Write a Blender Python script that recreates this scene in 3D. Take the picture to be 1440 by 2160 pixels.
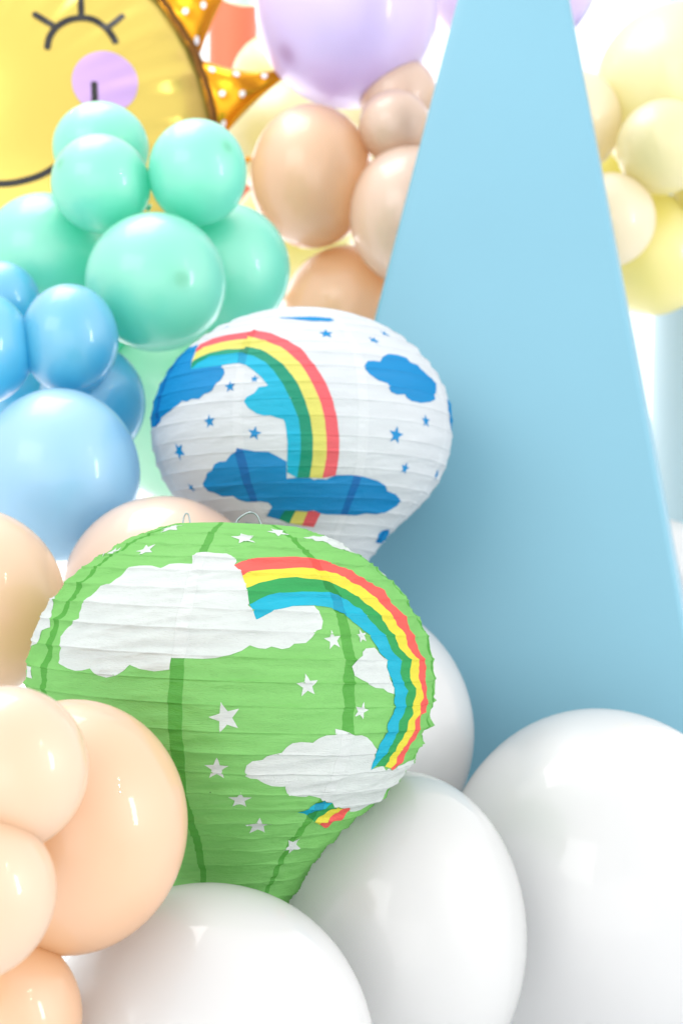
import bpy, math, random
from mathutils import Vector, Matrix, noise, Euler
from mathutils.geometry import delaunay_2d_cdt, intersect_point_tri_2d

for o in list(bpy.data.objects):
    bpy.data.objects.remove(o)
scene = bpy.context.scene
COL = scene.collection
R_ = math.radians

# ------------------------------------------------------------------ camera
cam_data = bpy.data.cameras.new('camera')
cam_data.sensor_fit = 'VERTICAL'
cam_data.sensor_height = 36.0
cam_data.lens = 50.0
cam_data.clip_start = 0.05
cam_data.clip_end = 50.0
cam_data.dof.use_dof = True
cam_data.dof.focus_distance = 0.99
cam_data.dof.aperture_fstop = 7.1
cam = bpy.data.objects.new('camera', cam_data)
cam.location = (0, 0, 1.1)
cam.rotation_euler = (R_(90), 0, 0)
COL.objects.link(cam)
scene.camera = cam

# ------------------------------------------------------------------ room light
world = bpy.data.worlds.new('World')
scene.world = world
world.use_nodes = True
bg = world.node_tree.nodes['Background']
bg.inputs['Color'].default_value = (0.99, 0.992, 1.0, 1)
bg.inputs['Strength'].default_value = 1.16


def aim(o, target):
    o.rotation_euler = (Vector(target) - o.location).to_track_quat('-Z', 'Y').to_euler()


def area(name, loc, target, sx, sy, power, col):
    d = bpy.data.lights.new(name, 'AREA')
    d.shape = 'RECTANGLE'
    d.size, d.size_y, d.energy, d.color = sx, sy, power, col
    o = bpy.data.objects.new(name, d)
    o.location = loc
    COL.objects.link(o)
    aim(o, target)
    return o


def spot_bulb(name, loc, power, rad, col):
    d = bpy.data.lights.new(name, 'POINT')
    d.energy, d.shadow_soft_size, d.color = power, rad, col
    o = bpy.data.objects.new(name, d)
    o.location = loc
    COL.objects.link(o)
    return o


area('shop_window_light', (-3.0, -2.9, 3.6), (0.0, 1.45, 1.15), 3.6, 2.4, 70, (1.0, 0.985, 0.96))
area('back_cluster_fill_light', (-0.7, 1.9, 3.4), (-0.25, 1.8, 1.2), 1.6, 1.2, 26, (1.0, 0.99, 0.97))  # added soft fill from above that brightens the rear balloons
area('front_window_light', (-0.4, -3.6, 0.9), (0, 1.5, 1.2), 5.0, 3.0, 45, (1.0, 0.99, 0.97))
area('side_window_light', (2.3, 0.35, 1.45), (0, 1.2, 1.1), 0.20, 0.9, 13, (0.97, 0.99, 1.0))
area('back_window_light', (0.0, 3.77, 1.3), (0.0, 0.0, 1.3), 3.4, 2.4, 44, (1.0, 0.995, 0.99))
for k in range(3):
    spot_bulb('ceiling_bulb', (1.75 + 0.10 * k, 0.35 - 0.14 * k, 2.45 - 0.14 * k), 4.5, 0.022, (1.0, 0.9, 0.75))
spot_bulb('ceiling_bulb', (-1.3, 3.0, 3.0), 2.5, 0.03, (1.0, 0.95, 0.88))

vs = scene.view_settings
vs.view_transform = 'Standard'
vs.look = 'None'
vs.exposure = 0.45
vs.gamma = 1.0
vs.use_curve_mapping = False
scene.render.engine = 'CYCLES'
cy = scene.cycles
cy.max_bounces = 20
cy.diffuse_bounces = 18
cy.glossy_bounces = 4
cy.transmission_bounces = 10
cy.transparent_max_bounces = 12
cy.caustics_reflective = False
cy.caustics_refractive = False
cy.sample_clamp_indirect = 6.0
cy.use_denoising = True


# ------------------------------------------------------------------ helpers
def srgb(r, g, b):
    f = lambda v: v / 12.92 if v <= 0.04045 else ((v + 0.055) / 1.055) ** 2.4
    return (f(r / 255), f(g / 255), f(b / 255), 1.0)


def obj(name, me, parent=None, mat=None):
    o = bpy.data.objects.new(name, me)
    COL.objects.link(o)
    if parent is not None:
        o.parent = parent
    if mat is not None and me is not None:
        me.materials.append(mat)
    return o


def mesh(name, verts, faces, smooth=True):
    me = bpy.data.meshes.new(name)
    me.from_pydata([tuple(v) for v in verts], [], faces)
    if smooth:
        me.polygons.foreach_set('use_smooth', [True] * len(me.polygons))
    me.update()
    return me


def empty(name, loc):
    o = bpy.data.objects.new(name, None)
    o.empty_display_size = 0.05
    o.location = loc
    COL.objects.link(o)
    return o


def tag(o, label, cat, group=None):
    o['label'] = label
    o['category'] = cat
    if group:
        o['group'] = group


def new_mat(name):
    m = bpy.data.materials.new(name)
    m.use_nodes = True
    nt = m.node_tree
    nt.nodes.clear()
    out = nt.nodes.new('ShaderNodeOutputMaterial')
    return m, nt, out


class NB:
    """tiny node builder"""
    def __init__(self, nt):
        self.nt = nt

    def n(self, kind, **kw):
        nd = self.nt.nodes.new(kind)
        for k, v in kw.items():
            setattr(nd, k, v)
        return nd

    def l(self, a, b):
        self.nt.links.new(a, b)

    def math(self, op, a, b=None, c=None):
        nd = self.n('ShaderNodeMath', operation=op)
        for i, v in enumerate((a, b, c)):
            if v is None:
                continue
            if isinstance(v, (int, float)):
                nd.inputs[i].default_value = v
            else:
                self.l(v, nd.inputs[i])
        return nd.outputs[0]

    def mixrgb(self, fac, a, b, blend='MIX'):
        nd = self.n('ShaderNodeMix', data_type='RGBA', blend_type=blend)
        for s, v in ((nd.inputs[0], fac), (nd.inputs[6], a), (nd.inputs[7], b)):
            if isinstance(v, (int, float)):
                s.default_value = v
            elif isinstance(v, tuple):
                s.default_value = v
            else:
                self.l(v, s)
        return nd.outputs[2]


# ------------------------------------------------------------------ materials
def latex_mat(name, base, deep, transl=0.64, haze=0.12, gloss_r=0.10, spec=0.55):
    """thin pastel latex: diffuse + light passing through, a dull bloom and a sharper gloss"""
    m, nt, out = new_mat(name)
    b = NB(nt)
    tip = b.n('ShaderNodeAttribute', attribute_name='tip')
    nz = b.n('ShaderNodeTexNoise')
    nz.inputs['Scale'].default_value = 9.0
    nz.inputs['Detail'].default_value = 3.0
    tc = b.n('ShaderNodeTexCoord')
    b.l(tc.outputs['Object'], nz.inputs['Vector'])
    v = b.math('MULTIPLY_ADD', nz.outputs['Fac'], 0.16, -0.08)
    col = b.mixrgb(b.math('MAXIMUM', b.math('ADD', v, 0.03), 0.0), base, deep)
    col = b.mixrgb(tip.outputs['Fac'], col, tuple(c * 0.8 for c in deep[:3]) + (1,))
    dif = b.n('ShaderNodeBsdfDiffuse')
    tra = b.n('ShaderNodeBsdfTranslucent')
    b.l(col, dif.inputs['Color'])
    b.l(col, tra.inputs['Color'])
    mx = b.n('ShaderNodeMixShader')
    mx.inputs[0].default_value = transl
    b.l(dif.outputs[0], mx.inputs[1])
    b.l(tra.outputs[0], mx.inputs[2])
    # dull surface bloom
    gl = b.n('ShaderNodeBsdfGlossy')
    gl.inputs['Roughness'].default_value = 0.55
    gl.inputs['Color'].default_value = (0.95, 0.95, 0.95, 1)
    lw = b.n('ShaderNodeLayerWeight')
    lw.inputs['Blend'].default_value = 0.35
    f1 = b.math('MULTIPLY_ADD', lw.outputs['Facing'], 0.16, haze)
    m2 = b.n('ShaderNodeMixShader')
    b.l(f1, m2.inputs[0])
    b.l(mx.outputs[0], m2.inputs[1])
    b.l(gl.outputs[0], m2.inputs[2])
    # clear gloss
    g2 = b.n('ShaderNodeBsdfGlossy')
    g2.inputs['Roughness'].default_value = gloss_r
    fr = b.n('ShaderNodeFresnel')
    fr.inputs['IOR'].default_value = 1.45
    f2 = b.math('MULTIPLY', fr.outputs[0], spec)
    m3 = b.n('ShaderNodeMixShader')
    b.l(f2, m3.inputs[0])
    b.l(m2.outputs[0], m3.inputs[1])
    b.l(g2.outputs[0], m3.inputs[2])
    b.l(m3.outputs[0], out.inputs['Surface'])
    return m


LATEX = {
    'peach': latex_mat('latex_peach', srgb(255, 222, 186), srgb(255, 165, 85), gloss_r=0.07, spec=0.7),
    'apricot': latex_mat('latex_apricot', srgb(255, 212, 164), srgb(255, 155, 72), gloss_r=0.07, spec=0.7),
    'peach_pink': latex_mat('latex_peach_pink', srgb(255, 222, 194), srgb(255, 170, 108), gloss_r=0.06, spec=0.8),
    'white': latex_mat('latex_white', srgb(243, 243, 243), srgb(235, 236, 237), transl=0.64, gloss_r=0.06, spec=0.7),
    'mint': latex_mat('latex_mint', srgb(135, 250, 224), srgb(0, 228, 175), gloss_r=0.10, spec=0.6),
    'mint_pale': latex_mat('latex_mint_pale', srgb(195, 254, 222), srgb(80, 224, 164)),
    'blue': latex_mat('latex_blue', srgb(66, 218, 255), srgb(0, 150, 230), gloss_r=0.07, spec=0.8),
    'blue_pale': latex_mat('latex_blue_pale', srgb(166, 226, 255), srgb(70, 176, 232)),
    'lavender': latex_mat('latex_lavender', srgb(230, 214, 252), srgb(196, 150, 214)),
    'yellow_pale': latex_mat('latex_yellow_pale', srgb(254, 246, 190), srgb(250, 224, 60), gloss_r=0.10),
    'yellow': latex_mat('latex_yellow', srgb(255, 246, 150), srgb(250, 216, 10)),
    'cream': latex_mat('latex_cream', srgb(255, 242, 208), srgb(244, 208, 100)),
}


def paper_mat(name, base, seam_phase, seam_gamma, seam_mix, transl=0.30, speck=0.0):
    """thin printed tissue paper; the glued overlap of the gores reads as a second layer"""
    m, nt, out = new_mat(name)
    b = NB(nt)
    tc = b.n('ShaderNodeTexCoord')
    sep = b.n('ShaderNodeSeparateXYZ')
    b.l(tc.outputs['Object'], sep.inputs[0])
    wob = b.n('ShaderNodeTexNoise')
    wob.inputs['Scale'].default_value = 22.0
    wob.inputs['Detail'].default_value = 2.0
    b.l(tc.outputs['Object'], wob.inputs['Vector'])
    ny = b.math('MULTIPLY', sep.outputs['Y'], -1.0)
    ang = b.math('ARCTAN2', sep.outputs['X'], ny)
    ang = b.math('ADD', ang, b.math('MULTIPLY_ADD', wob.outputs['Fac'], 0.05, -0.025))
    turn = b.math('MULTIPLY', b.math('SUBTRACT', ang, seam_phase), 8.0 / (2 * math.pi))
    fr = b.math('FRACT', b.math('ADD', turn, 10.5))
    dist = b.math('ABSOLUTE', b.math('SUBTRACT', fr, 0.5))
    mr = b.n('ShaderNodeMapRange')
    mr.inputs['From Min'].default_value = 0.039
    mr.inputs['From Max'].default_value = 0.043
    mr.inputs['To Min'].default_value = 1.0
    mr.inputs['To Max'].default_value = 0.0
    b.l(dist, mr.inputs['Value'])
    band = mr.outputs[0]
    # faint mottling of the print
    nz = b.n('ShaderNodeTexNoise')
    nz.inputs['Scale'].default_value = 45.0
    nz.inputs['Detail'].default_value = 4.0
    b.l(tc.outputs['Object'], nz.inputs['Vector'])
    base_v = b.mixrgb(b.math('MULTIPLY', nz.outputs['Fac'], 0.16), base,
                      tuple(min(1, c * 1.12 + 0.03) for c in base[:3]) + (1,))
    gm = b.n('ShaderNodeGamma')
    gm.inputs['Gamma'].default_value = seam_gamma
    b.l(base_v, gm.inputs['Color'])
    col = b.mixrgb(b.math('MULTIPLY', band, seam_mix), base_v, gm.outputs[0])
    if speck:
        vo = b.n('ShaderNodeTexVoronoi')
        vo.inputs['Scale'].default_value = 42.0
        b.l(tc.outputs['Object'], vo.inputs['Vector'])
        s1 = b.math('LESS_THAN', vo.outputs['Distance'], 0.035)
        sc = b.n('ShaderNodeSeparateColor')
        b.l(vo.outputs['Color'], sc.inputs[0])
        s2 = b.math('GREATER_THAN', sc.outputs[0], 0.62)
        col = b.mixrgb(b.math('MULTIPLY', b.math('MULTIPLY', s1, s2), speck), col, (0.05, 0.09, 0.04, 1))
    # creases
    mp = b.n('ShaderNodeMapping')
    mp.inputs['Scale'].default_value = (16, 16, 120)
    mp.inputs['Rotation'].default_value = (0.05, 0.10, 0)
    b.l(tc.outputs['Object'], mp.inputs['Vector'])
    n1 = b.n('ShaderNodeTexNoise')
    n1.inputs['Scale'].default_value = 1.0
    n1.inputs['Detail'].default_value = 5.0
    n1.inputs['Roughness'].default_value = 1.16
    n1.inputs['Distortion'].default_value = 0.6
    b.l(mp.outputs[0], n1.inputs['Vector'])
    v2 = b.n('ShaderNodeTexVoronoi', feature='DISTANCE_TO_EDGE')
    v2.inputs['Scale'].default_value = 30.0
    b.l(mp.outputs[0], v2.inputs['Vector'])
    mp2 = b.n('ShaderNodeMapping')
    mp2.inputs['Scale'].default_value = (0.9, 0.9, 2.2)
    b.l(tc.outputs['Object'], mp2.inputs['Vector'])
    b.l(mp2.outputs[0], v2.inputs['Vector'])
    cr = b.n('ShaderNodeMapRange')
    cr.inputs['From Min'].default_value = 0.0
    cr.inputs['From Max'].default_value = 0.09
    b.l(v2.outputs['Distance'], cr.inputs['Value'])
    hgt = b.math('ADD', b.math('MULTIPLY', n1.outputs['Fac'], 1.0), b.math('MULTIPLY', cr.outputs[0], 0.12))
    hgt = b.math('ADD', hgt, b.math('MULTIPLY', band, 0.25))
    bp = b.n('ShaderNodeBump')
    bp.inputs['Strength'].default_value = 0.55
    bp.inputs['Distance'].default_value = 0.0022
    b.l(hgt, bp.inputs['Height'])
    dif = b.n('ShaderNodeBsdfDiffuse')
    tra = b.n('ShaderNodeBsdfTranslucent')
    gl = b.n('ShaderNodeBsdfGlossy')
    gl.inputs['Roughness'].default_value = 0.5
    for s in (dif, tra, gl):
        b.l(bp.outputs[0], s.inputs['Normal'])
    b.l(col, dif.inputs['Color'])
    b.l(col, tra.inputs['Color'])
    mx = b.n('ShaderNodeMixShader')
    mx.inputs[0].default_value = transl
    b.l(dif.outputs[0], mx.inputs[1])
    b.l(tra.outputs[0], mx.inputs[2])
    m2 = b.n('ShaderNodeMixShader')
    m2.inputs[0].default_value = 0.03
    b.l(mx.outputs[0], m2.inputs[1])
    b.l(gl.outputs[0], m2.inputs[2])
    b.l(m2.outputs[0], out.inputs['Surface'])
    return m


def principled(name, col, rough=0.5, metal=0.0, bump=None, vary=0.0, vscale=6.0):
    m, nt, out = new_mat(name)
    b = NB(nt)
    p = b.n('ShaderNodeBsdfPrincipled')
    p.inputs['Roughness'].default_value = rough
    p.inputs['Metallic'].default_value = metal
    tc = b.n('ShaderNodeTexCoord')
    nz = b.n('ShaderNodeTexNoise')
    nz.inputs['Scale'].default_value = vscale
    nz.inputs['Detail'].default_value = 4.0
    b.l(tc.outputs['Object'], nz.inputs['Vector'])
    c2 = tuple(max(0.0, c * (1 - vary)) for c in col[:3]) + (1,)
    b.l(b.mixrgb(nz.outputs['Fac'], col, c2), p.inputs['Base Color'])
    if bump:
        n2 = b.n('ShaderNodeTexNoise')
        n2.inputs['Scale'].default_value = bump[0]
        n2.inputs['Detail'].default_value = 4.0
        b.l(tc.outputs['Object'], n2.inputs['Vector'])
        bp = b.n('ShaderNodeBump')
        bp.inputs['Strength'].default_value = bump[1]
        bp.inputs['Distance'].default_value = bump[2]
        b.l(n2.outputs['Fac'], bp.inputs['Height'])
        b.l(bp.outputs[0], p.inputs['Normal'])
    b.l(p.outputs[0], out.inputs['Surface'])
    return m


M_WALL = principled('white_wall_paint', srgb(246, 246, 247), 0.7, vary=0.02)
M_FLOOR = principled('white_floor', srgb(235, 236, 238), 0.6, vary=0.04)
M_PYR = principled('sky_blue_paint', srgb(105, 155, 174), 0.5, bump=(90, 0.16, 0.0008), vary=0.11, vscale=4.0)
M_COLUMN = principled('pale_column_paint', srgb(148, 176, 186), 0.6, vary=0.03)
M_BOARD = principled('blue_board_paint', srgb(90, 185, 222), 0.6, vary=0.04)
M_TERRA = principled('terracotta_paint', srgb(206, 106, 74), 0.6, vary=0.08)
M_WIRE = principled('steel_wire', srgb(150, 165, 165), 0.3, metal=0.9)
M_GOLD = principled('gold_foil', srgb(214, 146, 26), 0.22, metal=0.85, bump=(30, 0.25, 0.003), vary=0.12)
M_FACE = principled('yellow_foil', srgb(204, 180, 86), 0.2, metal=0.5, bump=(6, 0.16, 0.008), vary=0.05)
M_SEAM_SHADE = principled('seam_crevice_shade', srgb(120, 78, 30), 0.25, metal=0.8, bump=(60, 0.5, 0.004), vary=0.4, vscale=30)  # gold darkened in the colour for the crevice between face and rays
M_INK = principled('black_foil_ink', srgb(12, 11, 12), 0.5)
M_CHEEK = principled('lavender_foil_ink', srgb(180, 146, 200), 0.4)
M_DOT = principled('white_foil_ink', srgb(240, 240, 245), 0.35)

# ------------------------------------------------------------------ the setting
FLOOR_Z = 0.575          # top of the low platform that carries the display


def quad(name, pts, mat):
    o = obj(name, mesh(name, pts, [(0, 1, 2, 3)], smooth=False), mat=mat)
    o['kind'] = 'structure'
    return o


quad('floor', [(-4, -3, 0), (4, -3, 0), (4, 3.9, 0), (-4, 3.9, 0)], M_FLOOR)
quad('wall', [(-4, 3.8, -0.01), (4, 3.8, -0.01), (4, 3.8, 4.2), (-4, 3.8, 4.2)], M_WALL)


def lathe(name, prof, seg=48):
    vs_, fs = [], []
    for (z, r) in prof:
        for i in range(seg):
            a = 2 * math.pi * i / seg
            vs_.append((r * math.cos(a), r * math.sin(a), z))
    n = len(prof)
    for j in range(n - 1):
        for i in range(seg):
            k = (i + 1) % seg
            fs.append((j * seg + i, (j + 1) * seg + i, (j + 1) * seg + k, j * seg + k))
    fs.append(tuple(range(seg)))
    fs.append(tuple(reversed(range((n - 1) * seg, n * seg))))
    return mesh(name, vs_, fs)


def bevelled(o, w, seg=3):
    bv = o.modifiers.new('bevel', 'BEVEL')
    bv.width = w
    bv.segments = seg
    bv.limit_method = 'ANGLE'
    bv.angle_limit = R_(20)
    return o


def box(name, cx, cy, cz, sx, sy, sz):
    vs_ = [(x * sx / 2, y * sy / 2, z * sz / 2) for z in (-1, 1) for x, y in ((-1, -1), (1, -1), (1, 1), (-1, 1))]
    fs = [(3, 2, 1, 0), (4, 5, 6, 7)] + [(k, (k + 1) % 4, 4 + (k + 1) % 4, 4 + k) for k in range(4)]
    o = obj(name, mesh(name, vs_, fs, smooth=False))
    o.location = (cx, cy, cz)
    bevelled(o, 0.006, 2)
    return o


o = box('platform', 0.0, 1.4, FLOOR_Z / 2 - 0.001, 1.7, 1.9, FLOOR_Z - 0.002)
o.data.materials.append(M_FLOOR)
o['kind'] = 'structure'


def make_pyramid():
    ap = Vector((0.2224, 1.76, 2.045))
    base = [Vector((-0.157, 1.571, FLOOR_Z)), Vector((0.413, 1.391, FLOOR_Z)), Vector((0.541, 1.92, FLOOR_Z)), Vector((0.03, 2.09, FLOOR_Z))]
    top = [ap + (q - ap) * 0.035 for q in base]
    org = Vector((ap.x, ap.y, FLOOR_Z))
    vs_ = [q - org for q in base + top]
    fs = [(3, 2, 1, 0), (4, 5, 6, 7)] + [(k, (k + 1) % 4, 4 + (k + 1) % 4, 4 + k) for k in range(4)]
    o = obj('pyramid', mesh('pyramid', vs_, fs, smooth=True), mat=M_PYR)
    o.location = org
    bevelled(o, 0.006, 4)
    tag(o, 'tall smooth sky blue pyramid standing behind the white paper lantern', 'pyramid')


make_pyramid()

o = obj('pillar', lathe('pillar', [(0, .058), (.02, .052), (.6, .052), (1.6, .052), (2.9, .052), (2.92, .056), (2.96, .056)]), mat=M_TERRA)
o.location = (-0.232, 3.05, 0)
tag(o, 'blurred terracotta red round pillar far behind the sun balloon', 'pillar')
o = obj('column', lathe('column', [(0, .190), (.03, .186), (.6, .176), (1.375, .158), (1.675, .150), (1.705, .158), (1.735, .158)]), mat=M_COLUMN)
o.location = (0.733, 2.62, 0)
tag(o, 'pale blue-grey column at the right edge under the yellow balloons', 'column')


o = box('board', 0.81, 2.9, 1.2, 0.28, 0.04, 2.4)
o.data.materials.append(M_BOARD)
tag(o, 'blue board whose corner shows above the largest yellow balloon, top right', 'board')

# ------------------------------------------------------------------ latex balloons
# (centre, horizontal radius, vertical radius, colour, crown direction, crown spot shows, label, group)
BALLOONS = [
    ((-0.1810, 0.7650, 0.9618), 0.0448, 0.0448, 'peach', (0.481, -0.857, -0.182), 0,
     "small glossy peach balloon at the left edge, overlapping the green lantern's lower left", 'peach latex balloons'),
    ((-0.1911, 0.7350, 0.9028), 0.0435, 0.0440, 'peach', (-0.513, -0.857, -0.036), 0,
     'small glossy peach balloon cut by the left edge, beneath another small glossy one', 'peach latex balloons'),
    ((-0.1653, 0.8700, 0.9083), 0.0711, 0.0768, 'apricot', (0.509, -0.857, -0.078), 0,
     'large peach balloon pressing against the lower left of the green lantern', 'peach latex balloons'),
    ((-0.2020, 0.8300, 0.8040), 0.0503, 0.0503, 'apricot', (0.45, -0.857, 0.25), 0,
     'peach balloon in the bottom left corner of the picture', 'peach latex balloons'),
    ((-0.0899, 0.9300, 0.7404), 0.1132, 0.1144, 'white', (-0.402, -0.857, -0.321), 0,
     "big white balloon at bottom centre, under the green lantern's neck", 'white latex balloons'),
    ((0.0471, 1.1300, 0.7648), 0.0994, 0.1280, 'white', (-0.367, -0.857, 0.361), 0,
     "white balloon with three pinpoint reflections, just right of the green lantern's neck", 'white latex balloons'),
    ((0.2356, 1.2900, 0.7539), 0.1495, 0.1676, 'white', (0.164, -0.857, -0.488), 0,
     "largest white balloon, in the bottom right corner in front of the pyramid's foot", 'white latex balloons'),
    ((-0.0069, 1.3900, 0.8846), 0.1360, 0.1360, 'white', (0.235, -0.857, 0.458), 0,
     'white balloon half hidden behind the right side of the green lantern', 'white latex balloons'),
    ((-0.3160, 1.2000, 1.0220), 0.0822, 0.0830, 'peach', (0.355, -0.857, -0.372), 0,
     "peach balloon at the left edge, beside the green lantern's upper left", 'peach latex balloons'),
    ((-0.1681, 1.3450, 1.0211), 0.0953, 0.0944, 'peach_pink', (-0.495, -0.857, -0.139), 0,
     'pale peach balloon showing between the two paper lanterns', 'peach latex balloons'),
    ((-0.2816, 1.4200, 1.1369), 0.0803, 0.0869, 'blue_pale', (0.42, -0.857, -0.298), 0,
     'large pale blue balloon left of the white lantern', 'blue latex balloons'),
    ((-0.2803, 1.4700, 1.2784), 0.0500, 0.0573, 'blue', (-0.509, -0.857, 0.074), 0,
     'shiny bright blue balloon directly above the large pale blue one', 'blue latex balloons'),
    ((-0.3746, 1.4500, 1.2668), 0.0604, 0.0608, 'blue', (-0.466, -0.857, 0.218), 0,
     'bright blue balloon cut by the left edge', 'blue latex balloons'),
    ((-0.3728, 1.5600, 1.3304), 0.0426, 0.0447, 'blue', (0.123, -0.857, -0.499), 0,
     'blue balloon peeping out at the left edge under the mint ones', 'blue latex balloons'),
    ((-0.2704, 1.5450, 1.2185), 0.0576, 0.0638, 'blue', (0.512, -0.857, -0.053), 0,
     "darker blue balloon tucked behind the shiny one, touching the white lantern's side", 'blue latex balloons'),
    ((-0.3846, 1.6600, 1.2273), 0.0581, 0.0553, 'blue', (-0.351, -0.857, 0.376), 0,
     'blue balloon showing only as a sliver between the other blue ones at the left edge', 'blue latex balloons'),
    ((-0.2033, 1.5600, 1.3517), 0.0769, 0.0758, 'mint', (0.466, -0.879, -0.096), 1,
     'big mint balloon with a dark tip low on its right, frontmost of the mint ones', 'mint latex balloons'),
    ((-0.2704, 1.6000, 1.4691), 0.0554, 0.0549, 'mint', (-0.702, -0.666, 0.252), 1,
     "small mint balloon with a dark tip on its left, below the sun's mouth", 'mint latex balloons'),
    ((-0.2856, 1.6900, 1.5326), 0.0569, 0.0535, 'mint', (0.504, -0.857, -0.101), 0,
     'small mint balloon at the very top of the mint cluster', 'mint latex balloons'),
    ((-0.1616, 1.6000, 1.4819), 0.0554, 0.0592, 'mint', (0.663, -0.674, 0.324), 1,
     "small mint balloon with a dark tip on its upper right, beside the sun's rim", 'mint latex balloons'),
    ((-0.1360, 1.7000, 1.3901), 0.0747, 0.0781, 'mint', (0.464, -0.857, -0.223), 0,
     'mint balloon behind on the right, bordering the peach ones', 'mint latex balloons'),
    ((-0.3489, 1.6800, 1.3996), 0.0755, 0.0766, 'mint', (0.226, -0.857, 0.462), 0,
     'large mint balloon at the left edge under the sun', 'mint latex balloons'),
    ((-0.1920, 1.8000, 1.2248), 0.1173, 0.1162, 'mint_pale', (-0.399, -0.857, -0.324), 0,
     'pale mint balloon glimpsed at the left side of the white lantern', 'mint latex balloons'),
    ((-0.3180, 1.8000, 1.3550), 0.0707, 0.0672, 'mint', (-0.145, -0.857, -0.494), 0,
     'mint balloon nearly hidden behind the frontmost mint and the shiny blue one', 'mint latex balloons'),
    ((-0.0428, 2.0400, 1.5808), 0.0883, 0.1019, 'apricot', (0.481, -0.857, -0.182), 0,
     'tall peach balloon directly under the big lavender one', 'peach latex balloons'),
    ((0.0942, 1.9900, 1.5146), 0.0835, 0.0967, 'peach_pink', (-0.261, -0.857, -0.443), 0,
     "peach balloon cut off by the blue pyramid's left edge", 'peach latex balloons'),
    ((0.0105, 2.1000, 1.3940), 0.0979, 0.0993, 'apricot', (0.344, -0.857, 0.382), 0,
     "peach balloon right above the white lantern's top", 'peach latex balloons'),
    ((0.0747, 2.0000, 1.6420), 0.0507, 0.0507, 'peach_pink', (-0.514, -0.857, 0.008), 0,
     'small peach balloon with a bright central reflection beside the pyramid', 'peach latex balloons'),
    ((0.0828, 2.0700, 1.7044), 0.0572, 0.0566, 'peach_pink', (-0.514, -0.857, 0.021), 0,
     'small peach balloon tucked under the big lavender one, beside the pyramid', 'peach latex balloons'),
    ((0.0083, 2.0800, 1.8308), 0.1335, 0.1370, 'lavender', (-0.648, -0.468, -0.601), 1,
     'big lavender balloon at the top, left of the pyramid', 'lavender latex balloons'),
    ((0.2820, 2.3500, 1.9813), 0.1407, 0.1252, 'lavender', (0.702, -0.199, -0.684), 1,
     "lavender balloon almost hidden behind the pyramid's top", 'lavender latex balloons'),
    ((-0.1037, 2.5500, 1.8778), 0.0917, 0.0807, 'yellow_pale', (-0.514, -0.857, 0.0), 0,
     'cream balloon in front of the terracotta pillar', 'pale yellow latex balloons'),
    ((-0.0980, 2.4500, 1.7435), 0.1044, 0.0996, 'yellow_pale', (0.497, -0.857, -0.134), 0,
     "pale yellow balloon below the tip of the sun's ray", 'pale yellow latex balloons'),
    ((0.0000, 2.5000, 1.7500), 0.0833, 0.0916, 'yellow_pale', (-0.302, -0.857, 0.417), 0,
     'pale yellow balloon mostly hidden behind the tall peach one', 'pale yellow latex balloons'),
    ((-0.0833, 2.4500, 1.5802), 0.1061, 0.0979, 'yellow', (0.085, -0.857, 0.507), 0,
     'yellow balloon peeking through between the mint and peach ones', 'pale yellow latex balloons'),
    ((0.4371, 2.3500, 1.6546), 0.0720, 0.0720, 'yellow', (-0.51, -0.857, -0.07), 0,
     'deep yellow balloon showing in the gap between the cream ones right of the pyramid', 'pale yellow latex balloons'),
    ((0.5160, 2.1500, 1.7314), 0.1359, 0.1359, 'yellow_pale', (-0.326, -0.857, -0.398), 0,
     'largest pale yellow balloon, in the top right corner', 'pale yellow latex balloons'),
    ((0.3444, 2.1000, 1.6754), 0.0679, 0.0749, 'cream', (0.477, -0.857, -0.194), 0,
     "cream balloon partly behind the pyramid's right edge, upper of the two", 'pale yellow latex balloons'),
    ((0.4579, 2.0200, 1.6185), 0.0673, 0.0666, 'yellow_pale', (-0.448, -0.857, -0.253), 0,
     'round pale yellow balloon with a small central reflection at the right edge', 'pale yellow latex balloons'),
    ((0.3816, 2.0300, 1.5162), 0.0656, 0.0670, 'cream', (-0.057, -0.857, 0.511), 0,
     "cream balloon partly behind the pyramid's right edge, lower of the two", 'pale yellow latex balloons'),
    ((0.4673, 2.1500, 1.4884), 0.0931, 0.0916, 'yellow', (0.465, -0.857, -0.221), 0,
     'yellow balloon lowest in the right hand cluster', 'pale yellow latex balloons'),
    ((0.5455, 2.1200, 1.5452), 0.0593, 0.0593, 'yellow', (-0.514, -0.857, 0.028), 0,
     'yellow balloon barely showing at the right edge', 'pale yellow latex balloons'),
    ((0.4200, 2.0000, 0.9333), 0.1628, 0.1628, 'white', (-0.232, -0.857, -0.459), 0,
     'white balloon behind the pyramid, at the right edge', 'white latex balloons'),
    ((-0.1800, 2.7000, 2.1512), 0.0882, 0.0864, 'mint_pale', (-0.509, -0.857, 0.078), 0,
     'pale mint balloon at the top edge above the terracotta pillar', 'mint latex balloons'),
]


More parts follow.
